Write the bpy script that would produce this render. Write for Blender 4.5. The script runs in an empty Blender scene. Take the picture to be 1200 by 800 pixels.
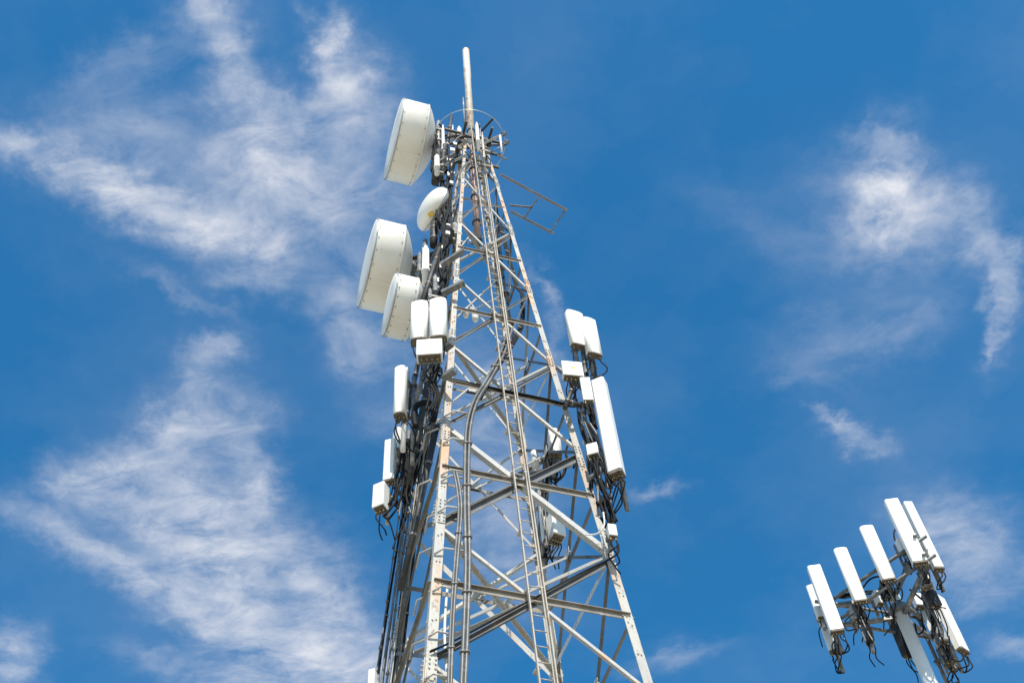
import bpy, bmesh, math, random
from mathutils import Vector as V, Matrix
random.seed(7)
sc = bpy.context.scene
COL = sc.collection
R_ = math.radians

# ------------------------------------------------------------------ camera
FPX, PITCH, ROLL = 1525.1, 1.0115, -0.0970
CAMP = V((0, 0, 1.6))
F = V((0, math.cos(PITCH), math.sin(PITCH)))
U0 = V((0, -math.sin(PITCH), math.cos(PITCH)))
R0 = V((1, 0, 0))
RX = R0*math.cos(ROLL) + U0*math.sin(ROLL)
UX = -R0*math.sin(ROLL) + U0*math.cos(ROLL)
cd = bpy.data.cameras.new('camera'); cam = bpy.data.objects.new('camera', cd); COL.objects.link(cam)
m = Matrix((RX, UX, -F)).transposed().to_4x4(); m.translation = CAMP
cam.matrix_world = m
cd.sensor_width = 36; cd.lens = FPX/1200*36; cd.clip_end = 5000; cd.clip_start = .1
sc.camera = cam

def ray(x, y): return F + RX*((x-600)/FPX) + UX*((400-y)/FPX)
def at(x, y, Y):
    d = ray(x, y); return CAMP + d*(Y/d.y)
def atz(x, y, z):
    d = ray(x, y); return CAMP + d*((z-CAMP.z)/d.z)
def proj(P):
    q = P-CAMP; return 600+FPX*q.dot(RX)/q.dot(F), 400-FPX*q.dot(UX)/q.dot(F)
def pxm(P): return (P-CAMP).dot(F)/FPX            # metres covered by one photo pixel at P
def drop(P, ybot):
    """vertical distance under P that reaches photo row ybot"""
    lo, hi = 0, 15
    for _ in range(40):
        mid = (lo+hi)/2
        if proj(P-V((0, 0, mid)))[1] < ybot: lo = mid
        else: hi = mid
    return (lo+hi)/2

# ------------------------------------------------------------------ materials
def lin(*c): return (*c, 1)
def mat(name, base, rough=.5, metal=0, spots=(), scale=6, bump=0, spec=.4, coat=0):
    """spots: list of (colour, noise scale, low, high, stretch z)"""
    mt = bpy.data.materials.new(name); mt.use_nodes = True
    nt = mt.node_tree; N = nt.nodes; L = nt.links
    b = N['Principled BSDF']; b.inputs['Roughness'].default_value = rough
    b.inputs['Metallic'].default_value = metal
    b.inputs['Specular IOR Level'].default_value = spec
    tc = N.new('ShaderNodeTexCoord')
    geo = N.new('ShaderNodeNewGeometry')
    prev = None
    for i, (c, s, lo, hi, st) in enumerate(spots):
        mp = N.new('ShaderNodeMapping'); mp.inputs['Scale'].default_value = (1, 1, st); mp.inputs['Location'].default_value = (i*3.7, 1.3*i, 9*i)
        L.new(geo.outputs['Position'], mp.inputs['Vector'])
        n = N.new('ShaderNodeTexNoise'); n.inputs['Scale'].default_value = s; n.inputs['Detail'].default_value = 6; n.inputs['Roughness'].default_value = .65
        L.new(mp.outputs[0], n.inputs['Vector'])
        r = N.new('ShaderNodeMapRange'); r.inputs['From Min'].default_value = lo; r.inputs['From Max'].default_value = hi
        L.new(n.outputs['Fac'], r.inputs['Value'])
        mx = N.new('ShaderNodeMix'); mx.data_type = 'RGBA'
        L.new(r.outputs[0], mx.inputs['Factor'])
        if prev is None: mx.inputs['A'].default_value = lin(*base)
        else: L.new(prev, mx.inputs['A'])
        mx.inputs['B'].default_value = lin(*c)
        prev = mx.outputs['Result']
    if prev is None: b.inputs['Base Color'].default_value = lin(*base)
    else: L.new(prev, b.inputs['Base Color'])
    if bump:
        n = N.new('ShaderNodeTexNoise'); n.inputs['Scale'].default_value = scale*8; n.inputs['Detail'].default_value = 4
        L.new(geo.outputs['Position'], n.inputs['Vector'])
        bp = N.new('ShaderNodeBump'); bp.inputs['Strength'].default_value = bump; bp.inputs['Distance'].default_value = .01
        L.new(n.outputs['Fac'], bp.inputs['Height']); L.new(bp.outputs[0], b.inputs['Normal'])
    return mt
RUST = (.28, .10, .035)
M = {}
M['leg'] = mat('weathered_cream_paint', (.50, .47, .41), .6, 0, [((.20, .16, .12), 24, .55, .68, .3), ((.42, .40, .37), 2.2, .45, .62, .4), ((.55, .34, .19), 1.9, .49, .62, .35), (RUST, 9, .60, .70, .5)], bump=.3)
M['brace_shaded'] = mat('weathered_shaded_brace', (.15, .15, .148), .55, .1, [((.10, .097, .09), 1.8, .42, .62, 1), ((.24, .18, .12), 3.1, .58, .72, .8), (RUST, 14, .68, .74, 1)], bump=.3)  # darker copy of the brace paint, shade of unlit braces put into colour
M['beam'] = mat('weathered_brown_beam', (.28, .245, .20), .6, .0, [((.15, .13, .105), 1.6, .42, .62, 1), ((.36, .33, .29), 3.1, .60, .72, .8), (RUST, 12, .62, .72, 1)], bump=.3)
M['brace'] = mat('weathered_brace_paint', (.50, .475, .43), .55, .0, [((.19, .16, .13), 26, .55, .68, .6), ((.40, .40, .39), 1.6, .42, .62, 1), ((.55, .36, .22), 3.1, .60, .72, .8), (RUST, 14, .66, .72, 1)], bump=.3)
M['galv'] = mat('galvanised_steel', (.24, .238, .23), .5, .35, [((.13, .128, .125), 7, .4, .65, 1), ((.55, .5, .42), 3, .55, .7, 1)], bump=.2)
M['dark'] = mat('dark_steel', (.045, .043, .041), .55, .3, [((.11, .095, .08), 6, .5, .7, 1), ((.2, .09, .04), 12, .6, .7, 1)], bump=.2)
M['mast'] = mat('rusty_white_mast_paint', (.74, .67, .57), .5, 0, [((.60, .46, .34), 1.6, .50, .68, .5), ((.42, .19, .08), 4, .56, .66, .5), (RUST, 13, .62, .68, .6)], bump=.3)
M['rusty'] = mat('rusty_frame', (.26, .235, .225), .6, 0, [((.36, .34, .32), 4, .5, .65, .5), (RUST, 9, .66, .76, 1)])
M['pink'] = mat('faded_red_pipe', (.46, .30, .25), .6, 0, [((.36, .32, .29), 4, .5, .65, .5), (RUST, 9, .6, .7, 1)])
M['white'] = mat('white_radome_plastic', (.80, .77, .715), .42, 0, [((.68, .66, .61), 3.5, .52, .8, .25), ((.58, .54, .47), 17, .68, .8, .3)])
M['dish'] = mat('white_dish_shell', (.84, .79, .71), .5, 0, [((.75, .68, .57), 1.8, .45, .8, .5), ((.45, .38, .28), 13, .67, .76, .3)])
M['fabric'] = mat('dish_cover_fabric', (.80, .76, .70), .7, 0, [((.68, .66, .62), 1.5, .4, .8, 1)])
M['band'] = mat('aluminium_band', (.45, .44, .42), .4, .6, [((.25, .18, .12), 10, .55, .7, 1)])
M['cap'] = mat('brown_end_cap', (.15, .115, .08), .6, 0, [((.06, .05, .04), 25, .5, .6, 1)])
M['black'] = mat('black_cable_jacket', (.008, .008, .0085), .7, 0, [((.016, .015, .015), 9, .5, .7, 1)], spec=.2)
M['grey'] = mat('grey_cable_jacket', (.12, .118, .11), .42, 0, [((.26, .25, .23), 4, .5, .7, 1)])
M['tie'] = mat('cable_tie', (.03, .03, .03), .5)
M['bright'] = mat('bright_zinc_clamp', (.60, .58, .53), .4, .4, [((.35, .3, .25), 12, .5, .7, 1)])
M['steelhw'] = mat('bolt_steel', (.22, .2, .18), .45, .5)
M['brass'] = mat('connector_brass', (.5, .38, .2), .35, .8)
M['pole'] = mat('pole_grey_white_paint', (.66, .66, .65), .5, 0, [((.56, .56, .55), 2, .5, .8, .2), ((.45, .43, .4), 12, .66, .75, .2)])
M['sticker'] = mat('yellow_sticker', (.75, .5, .08), .5)
M['ladder'] = mat('ladder_paint', (.46, .40, .32), .5, 0, [((.26, .15, .08), 7, .55, .66, .4), ((.40, .38, .36), 3, .5, .7, 1), (RUST, 9, .62, .7, 1)])
M['ground'] = mat('dry_gravel_ground', (.46, .38, .25), .9, 0, [((.42, .34, .21), .15, .4, .6, 1), ((.46, .43, .37), 12, .4, .6, 1), ((.12, .16, .05), .07, .55, .65, 1)], bump=.6)
M['concrete'] = mat('concrete_pad', (.40, .39, .36), .85, 0, [((.3, .29, .27), 2, .4, .7, 1)], bump=.5)

# ------------------------------------------------------------------ mesh builder
class MB:
    def __init__(s): s.bm = bmesh.new()
    def extr(s, p, q, e1, e2, prof, prof2=None):
        prof2 = prof2 or prof
        A = [s.bm.verts.new(p+e1*x+e2*y) for x, y in prof]
        B = [s.bm.verts.new(q+e1*x+e2*y) for x, y in prof2]
        n = len(A)
        for i in range(n): s.bm.faces.new((A[i], A[(i+1) % n], B[(i+1) % n], B[i]))
        s.bm.faces.new(A[::-1]); s.bm.faces.new(B); return s
    def angle(s, p, q, e1, e2, w, t=None, w2=None, k1=1):
        t = t or max(w*.1, .008); w2 = w2 or w
        f = lambda w: [(0, 0), (w*k1, 0), (w*k1, t), (t, t), (t, w), (0, w)]
        return s.extr(p, q, e1, e2, f(w), f(w2))
    def tube(s, p, q, r, r2=None, n=10, smooth=True):
        d = (q-p).normalized(); a = d.orthogonal().normalized(); b = d.cross(a)
        r2 = r if r2 is None else r2
        A = [s.bm.verts.new(p+(a*math.cos(t)+b*math.sin(t))*r) for t in [2*math.pi*i/n for i in range(n)]]
        B = [s.bm.verts.new(q+(a*math.cos(t)+b*math.sin(t))*r2) for t in [2*math.pi*i/n for i in range(n)]]
        for i in range(n):
            f = s.bm.faces.new((A[i], A[(i+1) % n], B[(i+1) % n], B[i])); f.smooth = smooth
        s.bm.faces.new(A[::-1]); s.bm.faces.new(B); return s
    def ring(s, c, nrm, R, r, n=24, k=6, a0=0, a1=2*math.pi):
        nrm = nrm.normalized(); a = nrm.orthogonal().normalized(); b = nrm.cross(a)
        full = abs(a1-a0-2*math.pi) < 1e-6
        cnt = n if full else n+1; rows = []
        for i in range(cnt):
            t = a0+(a1-a0)*i/n; rad = a*math.cos(t)+b*math.sin(t)
            rows.append([s.bm.verts.new(c+rad*(R+r*math.cos(u))+nrm*r*math.sin(u)) for u in [2*math.pi*j/k for j in range(k)]])
        for i in range(n):
            A = rows[i]; B = rows[(i+1) % cnt]
            for j in range(k):
                f = s.bm.faces.new((A[j], B[j], B[(j+1) % k], A[(j+1) % k])); f.smooth = True
        return s
    def path(s, pts, r, k=6, sub=6):
        P = []
        n = len(pts)
        if n == 2: P = list(pts)
        else:
            for i in range(n-1):
                p0 = pts[max(i-1, 0)]; p1 = pts[i]; p2 = pts[i+1]; p3 = pts[min(i+2, n-1)]
                for j in range(sub):
                    t = j/sub
                    P.append(.5*((2*p1)+(p2-p0)*t+(2*p0-5*p1+4*p2-p3)*t*t+(3*p1-p0-3*p2+p3)*t**3))
            P.append(pts[-1])
        prev = None; rows = []
        for i, p in enumerate(P):
            d = (P[min(i+1, len(P)-1)]-P[max(i-1, 0)])
            d = d.normalized() if d.length > 1e-9 else V((0, 0, 1))
            a = d.orthogonal().normalized() if prev is None else (prev-d*prev.dot(d)).normalized()
            prev = a; b = d.cross(a)
            rows.append([s.bm.verts.new(p+(a*math.cos(u)+b*math.sin(u))*r) for u in [2*math.pi*j/k for j in range(k)]])
        for A, B in zip(rows, rows[1:]):
            for j in range(k):
                f = s.bm.faces.new((A[j], A[(j+1) % k], B[(j+1) % k], B[j])); f.smooth = True
        s.bm.faces.new(rows[0][::-1]); s.bm.faces.new(rows[-1]); return s
    def box(s, c, ex, ey, ez, dx, dy, dz, bev=0):
        vs = []
        for z in (-.5, .5):
            for x, y in ((-.5, -.5), (.5, -.5), (.5, .5), (-.5, .5)):
                vs.append(s.bm.verts.new(c+ex*x*dx+ey*y*dy+ez*z*dz))
        fs = [(3, 2, 1, 0), (4, 5, 6, 7), (0, 1, 5, 4), (1, 2, 6, 5), (2, 3, 7, 6), (3, 0, 4, 7)]
        nf = [s.bm.faces.new([vs[i] for i in f]) for f in fs]
        if bev:
            es = list({e for f in nf for e in f.edges})
            bmesh.ops.bevel(s.bm, geom=es, offset=bev, segments=2, affect='EDGES', profile=.6)
        return s
    def prism(s, c, ex, ey, ez, pts, h, bev=0, smooth=False):
        """profile pts in (ex,ey), from c up along ez by h"""
        A = [s.bm.verts.new(c+ex*x+ey*y) for x, y in pts]; B = [s.bm.verts.new(c+ex*x+ey*y+ez*h) for x, y in pts]
        n = len(A); side = []
        for i in range(n):
            f = s.bm.faces.new((A[i], A[(i+1) % n], B[(i+1) % n], B[i])); f.smooth = smooth; side.append(f)
        t1 = s.bm.faces.new(A[::-1]); t2 = s.bm.faces.new(B)
        if bev:
            es = list(t1.edges)+list(t2.edges)
            bmesh.ops.bevel(s.bm, geom=es, offset=bev, segments=2, affect='EDGES')
        return s
    def lathe(s, c, ax, prof, n=48, smooth=True):
        ax = ax.normalized(); a = ax.orthogonal().normalized(); b = ax.cross(a); rows = []
        for h, r in prof:
            if r < 1e-5: rows.append([s.bm.verts.new(c+ax*h)])
            else: rows.append([s.bm.verts.new(c+ax*h+(a*math.cos(t)+b*math.sin(t))*r) for t in [2*math.pi*i/n for i in range(n)]])
        for A, B in zip(rows, rows[1:]):
            for i in range(n):
                if len(A) == 1 and len(B) == 1: continue
                if len(A) == 1: f = s.bm.faces.new((A[0], B[i], B[(i+1) % n]))
                elif len(B) == 1: f = s.bm.faces.new((A[i], B[0], A[(i+1) % n]))
                else: f = s.bm.faces.new((A[i], B[i], B[(i+1) % n], A[(i+1) % n]))
                f.smooth = smooth
        return s
    def ball(s, c, r, n=10): return s.lathe(c-V((0, 0, r)), V((0, 0, 1)), [(r-r*math.cos(t), max(r*math.sin(t), 0 if 0 < t < 3.1 else 0)) for t in [math.pi*i/6 for i in range(7)]], n)
    def build(s, name, mt, parent=None):
        bmesh.ops.recalc_face_normals(s.bm, faces=s.bm.faces)
        root = parent
        off = V((0, 0, 0))
        while root is not None:
            off = off + root.location; root = root.parent
        me = bpy.data.meshes.new(name)
        if parent is not None:
            for v in s.bm.verts: v.co -= off
        s.bm.to_mesh(me); s.bm.free(); me.materials.append(mt if not isinstance(mt, str) else M[mt])
        o = bpy.data.objects.new(name, me); COL.objects.link(o)
        if parent is not None: o.parent = parent
        return o
def origin(o, p):
    """move a single-mesh thing's origin to p"""
    for v in o.data.vertices: v.co -= p
    o.location = p
    return o
def tag(o, label, cat, group=None):
    o['label'] = label; o['category'] = cat
    if group: o['group'] = group
    return o
def thing(name, loc, label, cat, group=None):
    o = bpy.data.objects.new(name, None); COL.objects.link(o); o.location = loc; o.empty_display_size = .3
    return tag(o, label, cat, group)
Z = V((0, 0, 1))
rnd = random.uniform

# ------------------------------------------------------------------ tower frame
X0, YC, TH, W0, KT = -0.5641, 14.0, 0.3619, 1.7738, 0.0626
a_ = V((math.cos(TH), math.sin(TH), 0)); b_ = V((-math.sin(TH), math.cos(TH), 0))
OC = V((X0, YC, 0))
def hw(z): return W0-KT*(z-10)
SG = {'A': (-1, -1), 'B': (1, -1), 'C': (1, 1), 'D': (-1, 1)}
def corner(c, z, inset=0):
    s = SG[c]; w = hw(z)-inset
    return OC + a_*s[0]*w + b_*s[1]*w + Z*z
nodes = [33.6, 30.9, 28.0, 25.06, 22.06, 19.16, 16.39, 13.47, 10.5, 7.5, 4.5, 1.5]
hz = [32.2, 29.4, 26.5, 23.55, 20.63, 17.9, 15.06, 12.0, 9.0, 6.0, 3.0]
def fp(x, y, off=0):
    """photo point onto the plane of the tower's front face, off metres out of it"""
    d = ray(x, y); t = -((CAMP-OC).dot(b_)+W0-KT*(CAMP.z-10)+off)/(d.dot(b_)-KT*d.z)
    return CAMP+d*t
tower = thing('lattice_tower', OC, 'tall four-legged steel lattice tower of weathered cream angle iron, rusty in places', 'tower')
def lsz(z): return max(.07, .158-.004*(z-10)) if z > 10 else .158
for c in 'ABCD':
    mb = MB(); s = SG[c]; e1 = a_*-s[0]; e2 = b_*-s[1]
    cuts = [0.0, 7, 13.2, 16.7, 19.0, 22.3, 25.3, 28.2, 31, 34.1]
    for z0, z1 in zip(cuts, cuts[1:]):
        w = lsz((z0+z1)/2)
        mb.angle(corner(c, z0), corner(c, z1), e1, e2, w, w*.11)
        # splice plates with bolt rows
        zc = z1
        for e, n in ((e1, e2), (e2, e1)):
            if z1 > 33: continue
            cc = corner(c, zc)+e*w*.55
            ld = (corner(c, zc+1)-corner(c, zc)).normalized()
            mb.box(cc-n*.009, e, n, ld, w*.8, .012, .62)
            for k in range(-3, 4):
                if k == 0: continue
                for q in (-.25, .25):
                    p = cc+e*w*q+ld*k*.085
                    mb.tube(p-n*.016, p-n*.036, .014, n=6, smooth=False)
    z = 8.0
    while z < 33:
        w = lsz(z)
        for e, n in ((e1, e2), (e2, e1)):
            for q in (.35, .7):
                p = corner(c, z+rnd(-.03, .03)+q*.07)+e*w*q
                mb.tube(p+n*.004, p-n*.018, .013, n=6, smooth=False)
        z += .62
    mb.build('leg', 'leg', tower)
faces = [('A', 'B', b_*-1), ('B', 'C', a_), ('C', 'D', b_), ('D', 'A', a_*-1)]
for fi, (c1, c2, out) in enumerate(faces):
    along = (corner(c2, 10)-corner(c1, 10)).normalized()
    for zi, z in enumerate(hz):
        w = .10 if z < 19 else (.08 if z < 27 else .055)
        mb = MB()
        p = corner(c1, z)-out*.012; q = corner(c2, z)-out*.012
        mb.angle(p+along*.03, q-along*.03, out*1, -Z, w, .011, k1=.55)
        for e_, d_ in ((p, along), (q, -along)):
            for k in (.09, .15):
                mb.tube(e_+d_*k-Z*w*.6+out*.0, e_+d_*k-Z*w*.6+out*.03, .012, n=6, smooth=False)
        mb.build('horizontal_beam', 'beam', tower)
    for i in range(len(nodes)-1):
        zt, zb = nodes[i], nodes[i+1]
        heavy = fi in (0, 2) and i == 5
        base = .038 if zt > 29 else (.046 if zt > 23 else .052)
        for kk in (0, 1):
            ca, cb = (c1, c2) if kk == 0 else (c2, c1)       # upper end on ca, lower end on cb
            w = base
            if heavy: w = .115 if kk else .095
            if fi == 0 and i == 6 and kk: w = .085
            dd = .03 if kk == 0 else .05+w*.1
            p = corner(ca, zt)-out*dd; q = corner(cb, zb)-out*dd
            d = (q-p).normalized(); n = out.cross(d).normalized()
            if n.z > 0: n = -n                                # n points down
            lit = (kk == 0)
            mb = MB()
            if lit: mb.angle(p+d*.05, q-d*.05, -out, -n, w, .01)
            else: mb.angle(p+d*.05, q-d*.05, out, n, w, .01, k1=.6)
            mb.build('diagonal_brace', 'brace' if fi == 2 or (fi == 0 and lit) else 'brace_shaded', tower)
# node gussets on every face, at the crossing of each panel
for fi, (c1, c2, out) in enumerate(faces):
    for i in range(len(nodes)-1):
        mid = (corner(c1, hz[i])+corner(c2, hz[i]))/2
        al = (corner(c2, 10)-corner(c1, 10)).normalized()
        g = MB(); sz = .22 if hz[i] < 24 else .12
        g.box(mid-out*.075, al, out, Z, sz, .01, sz*.8)
        for q in (-1, 1):
            g.tube(mid+al*q*sz*.3-out*.08, mid+al*q*sz*.3-out*.03, .014, n=6, smooth=False)
        g.build('gusset_plate', 'brace', tower)
# plan bracing inside the tower at the node levels
for z in (28.0, 22.06, 16.39, 13.47):
    for c1, c2 in (('A', 'C'), ('B', 'D')):
        p = corner(c1, z, .05); q = corner(c2, z, .05)
        if c1 == 'B': p += Z*.09; q += Z*.09
        d = (q-p).normalized()
        MB().angle(p, q, d.cross(Z), -Z, .07, .009).build('plan_brace', 'brace', tower)
for zi, z in enumerate(hz[:9]):
    for k in (1, 3):
        c0, c1, c2 = 'ABCD'[k], 'ABCD'[(k+1) % 4], 'ABCD'[(k+2) % 4]
        p = (corner(c0, z, .05)+corner(c1, z, .05))/2-Z*.02; q = (corner(c1, z, .05)+corner(c2, z, .05))/2-Z*.02
        d = (q-p).normalized()
        MB().angle(p+d*.04, q-d*.04, d.cross(Z), -Z, .05 if z < 25 else .035, .007).build('plan_brace', 'brace' if k % 2 else 'brace_shaded', tower)
for z in (25.06, 22.06, 16.39):      # light horizontal tray arms, back corner to right hand leg
    p = corner('B', z)+b_*.12-a_*.05; q = corner('C', z)+a_*-.2
    d = (q-p).normalized()
    q = p.lerp(q, .97); MB().box((p+q)/2, d, d.cross(Z), Z, (q-p).length, .012, .09, .003).build('plan_brace', 'bright', tower)
# concrete feet
for c in 'ABCD':
    p = corner(c, 0); o = MB().box(V((p.x, p.y, .12)), a_, b_, Z, .9, .9, .5, .02).build('footing', 'concrete', tower)

# ladder on the front face
lad = MB()
zz = [1.0, 34.2]
def lp(s, z, off=.16): return OC + a_*s + b_*-(hw(z)+off) + Z*z
ladder = None
mb = MB()
mb.box((lp(-.13, .6)+lp(-.13, 34.4))/2, a_, (lp(0, 34)-lp(0, 1)).normalized().cross(a_), (lp(0, 34)-lp(0, 1)).normalized(), .018, .05, (lp(0, 34.4)-lp(0, .6)).length)
# stand-off brackets belong to the ladder mesh
for z in hz+nodes[:-1]:
    if z > 33: continue
    mb.angle(lp(-.13, z, .15), lp(-.15, z, .02), Z, a_, .05, .008)
    mb.angle(lp(.115, z, .15), lp(.14, z, .02), Z, -a_, .05, .008)
ladder = mb.build('ladder', 'ladder', tower)
mb = MB()
ld = (lp(0, 34)-lp(0, 1)).normalized()
mb.box((lp(.11, .6)+lp(.11, 34.4))/2, a_, ld.cross(a_), ld, .018, .05, (lp(0, 34.4)-lp(0, .6)).length)
mb.build('rail', 'ladder', ladder)
mb = MB()
mb.tube(lp(.055, .6, .21), lp(.055, 34.2, .21), .012, n=6)
for z in hz: mb.box(lp(.055, z, .185), a_, b_, Z, .05, .05, .03)
mb.build('safety_cable', 'ladder', ladder)
z = 9.0; proto = None; k = 0
while z < 34:
    if proto is None:
        proto = MB().tube(lp(-.121, z), lp(.101, z), .010, n=6).build('rung', 'ladder', ladder); z0 = z
    else:
        o = proto.copy(); COL.objects.link(o); o.parent = ladder
        o.location = (lp(0, z)-lp(0, z0))
    z += .305; k += 1
# top deck of crossed dark beams where the mast stands
mb = MB()
for c1, c2 in (('A', 'B'), ('B', 'C'), ('C', 'D'), ('D', 'A')):
    p = corner(c1, 33.62, -.1); q = corner(c2, 33.62, -.1)
    mb.box((p+q)/2, (q-p).normalized(), (q-p).normalized().cross(Z), Z, (q-p).length, .07, .1)
for s in (-.35, 0, .35):
    mb.box(OC+a_*s+Z*33.72, b_, a_, Z, 1.5, .06, .08)
    mb.box(OC+b_*s+Z*33.81, a_, b_, Z, 1.7, .06, .08)
mb.build('top_frame', 'dark', tower)
# stub brackets sticking out of the left legs
for (x0, y0, x1, y1, Y, w) in ((517, 311, 543, 294, 12.3, .11), (518, 344, 544, 331, 12.1, .12), (519, 443, 533, 434, 12.0, .12), (521, 409, 530, 402, 12.0, .11), (511, 192, 534, 180, 13.3, .09), (583, 182, 594, 187, 14.0, .05)):
    p = at(x0, y0, Y); q = at(x1, y1, Y-.15)
    d = (q-p).normalized(); n = d.cross(Z).normalized()
    MB().box((p+q)/2, d, n, d.cross(n), (q-p).length, w, w*.8, .01).build('stub_bracket', 'galv', tower)

# ------------------------------------------------------------------ mast
mtop = proj(V((X0, YC, 40)))
def axz(y):
    lo, hi = 10, 80
    for _ in range(50):
        mid = (lo+hi)/2
        if proj(V((X0, YC, mid)))[1] > y: lo = mid
        else: hi = mid
    return lo
zt = axz(58); zb = axz(284)
mast = thing('mast', V((X0, YC, zb)), 'thick cream mast pole with rust spots rising from the middle of the tower top', 'mast')
MB().lathe(V((X0, YC, zb+.0)), Z, [(axz(170)-zb, 0), (axz(170)-zb, .085), (axz(150)-zb, .085), (axz(150)-zb+.01, .105), (axz(92)-zb, .100), (axz(92)-zb+.02, .112), (zt-zb-.12, .108), (zt-zb-.04, .085), (zt-zb, 0)], 20).build('pole', 'mast', mast)
MB().tube(V((X0, YC, zb+.24)), V((X0, YC, axz(172))), .078, n=18).build('lower_tube', 'pink', mast)
for y in (155, 200, 232, 262): MB().lathe(V((X0, YC, axz(y))), Z, [(0, .085), (0, .11), (.07, .11), (.07, .085)], 16).build('clamp', 'dark', mast)
MB().tube(V((X0, YC, zb-.02)), V((X0, YC, zb+.22)), .1, n=16).build('end_collar', 'dark', mast)
p0 = V((X0-.16, YC-.1, axz(150))); MB().tube(p0, V((X0-.16, YC-.1, axz(118))), .022).build('lightning_rod', 'galv', mast)

# ------------------------------------------------------------------ generic equipment
def basis(beta, tilt=0):
    """ex = width direction, n = facing direction (towards the front of the panel)"""
    ex = V((math.cos(beta), math.sin(beta), 0)); n = V((math.sin(beta), -math.cos(beta), 0))
    ez = (Z*math.cos(tilt)-n*math.sin(tilt)*-1*1).normalized() if False else (Z*math.cos(tilt)+n*math.sin(tilt)).normalized()
    nn = ex.cross(ez).normalized()
    if nn.dot(n) < 0: nn = -nn
    return ex, nn, ez
def profile(w, d, rounded):
    """front of the panel towards +y of the profile"""
    if rounded:
        pts = [(-w/2, -d*.5), (w/2, -d*.5)]
        for i in range(9):
            t = math.pi*i/8
            pts.append((w/2*math.cos(t)*1.0, d*.12+d*.38*math.sin(t)**.42))
        return pts
    c = min(w, d)*.14
    return [(-w/2, -d/2), (w/2, -d/2), (w/2, d/2-c), (w/2-c, d/2), (-w/2+c, d/2), (-w/2, d/2-c)]
def panel(label, xt, yt, yb, wpx, Y, beta, depth=.14, rounded=False, tilt=0.0, pipe=True, pipe_ext=(.15, .35), cables=4, ctarget=None, group=None, name='panel_antenna', length=None, pdx=0, caplen=.035):
    T = at(xt, yt, Y)
    L = length or drop(T, yb)
    w = wpx*pxm(T)/max(.5, math.cos(beta))
    ex, n, ez = basis(beta, tilt)
    B = T-ez*L
    root = thing(name, B, label, 'antenna', group)
    MB().prism(B+ez*caplen, ex, n, ez, profile(w, depth, rounded), L-caplen, .012, rounded).build('radome', 'white', root)
    e = MB().prism(B+ez*.0, ex, n, ez, [(x*.97, y*.94) for x, y in profile(w, depth, rounded)], caplen+.004).build('end_cap', 'cap', root)
    nc = max(2, cables)
    cons = []
    for i in range(nc):
        p = B+ex*w*(-.34+.68*i/(nc-1))-n*depth*.05*((-1)**i)
        MB().tube(p+ez*.01, p-ez*.05, .014, n=8).build('connector', 'brass', root); cons.append(p-ez*.05)
    pc = -n*(depth/2+.13)+ex*pdx
    if pipe:
        p0 = B+pc-Z*pipe_ext[1]; p1 = T+pc+Z*pipe_ext[0]
        MB().tube(p0, p1, .038, n=12).build('mounting_pipe', 'galv', root)
        for f_ in (.16, .82):
            c = B+ez*L*f_
            mb = MB(); q = c+pc
            mb.box((c-n*depth/2+q)/2, ex, n, Z, .09, (q-c+n*depth/2).length*.8+.02, .07)
            mb.box(q, ex, n, Z, .13, .10, .05)
            for s in (-1, 1): mb.tube(q+ex*.05*s-n*.08, q+ex*.05*s+n*.12, .009, n=6)
            mb.build('bracket', 'galv', root)
    # jumper cables: drop from the connectors, loop and go back to the pipe
    tgt = ctarget if ctarget is not None else (B+pc-Z*.30)
    for i, c in enumerate(cons[:cables]):
        sag = rnd(.15, .34)
        side = ex*rnd(-.09, .09)
        mid = c-Z*sag+side-n*rnd(-.06, .06)
        m2 = (mid+tgt)/2-Z*rnd(.0, .1)-n*rnd(0, .08)+side
        MB().path([c+Z*.02, c-Z*.1, mid, m2, tgt+V((rnd(-.03, .03), rnd(-.03, .03), rnd(-.06, .02)))], .0135, 6, 5).build('jumper_cable', 'black', root)
    return root
def unit_box(label, xt, yt, yb, wpx, Y, beta, depth=.16, name='radio_unit', fins=True, legs=3, sticker=False, group=None, mount=None, mtl='white', cat='radio box'):
    T = at(xt, yt, Y); L = drop(T, yb); w = wpx*pxm(T)/max(.5, math.cos(beta)); ex, n, ez = basis(beta)
    C_ = T-Z*L/2
    root = thing(name, T-Z*L, label, cat, group)
    MB().box(C_, ex, n, Z, w, depth, L, .018).build('casing', mtl, root)
    if fins:
        mb = MB()
        k = max(4, int(w/.03))
        for i in range(k):
            mb.box(C_-n*(depth/2+.025)+ex*w*(-.45+.9*i/(k-1)), ex, n, Z, .006, .055, L*.9)
        mb.build('cooling_fins', 'galv', root)
    MB().box(C_-Z*(L/2+.006), ex, n, Z, w*.86, depth*.8, .016, .004).build('base_plate', 'cap', root)
    for i in range(legs):
        p = C_-Z*(L/2)+ex*w*(-.3+.6*i/max(1, legs-1))
        MB().tube(p, p-Z*.07, .017, n=8).build('connector', 'brass', root)
        q = p-Z*.07
        MB().path([q+Z*.01, q-Z*.12, q-Z*rnd(.2, .35)+ex*rnd(-.12, .12)-n*.1, q-Z*rnd(.3, .5)-n*rnd(.15, .3)+ex*rnd(-.1, .1)], .012, 6, 5).build('jumper_cable', 'black', root)
    if sticker:
        MB().box(C_+n*(depth/2+.004)+Z*L*.02+ex*w*.02, ex, n, Z, w*.22, .004, L*.14).build('warning_sticker', 'sticker', root)
    mb = MB()
    mp = mount if mount is not None else C_-n*(depth/2+.14)
    mb.box((C_-n*depth/2+mp)/2, ex, n, Z, .1, (mp-C_+n*depth/2).length, .08)
    mb.tube(mp-Z*(L/2+.1), mp+Z*(L/2+.1), .03)
    mb.build('mounting_bracket', 'galv', root)
    return root
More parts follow.
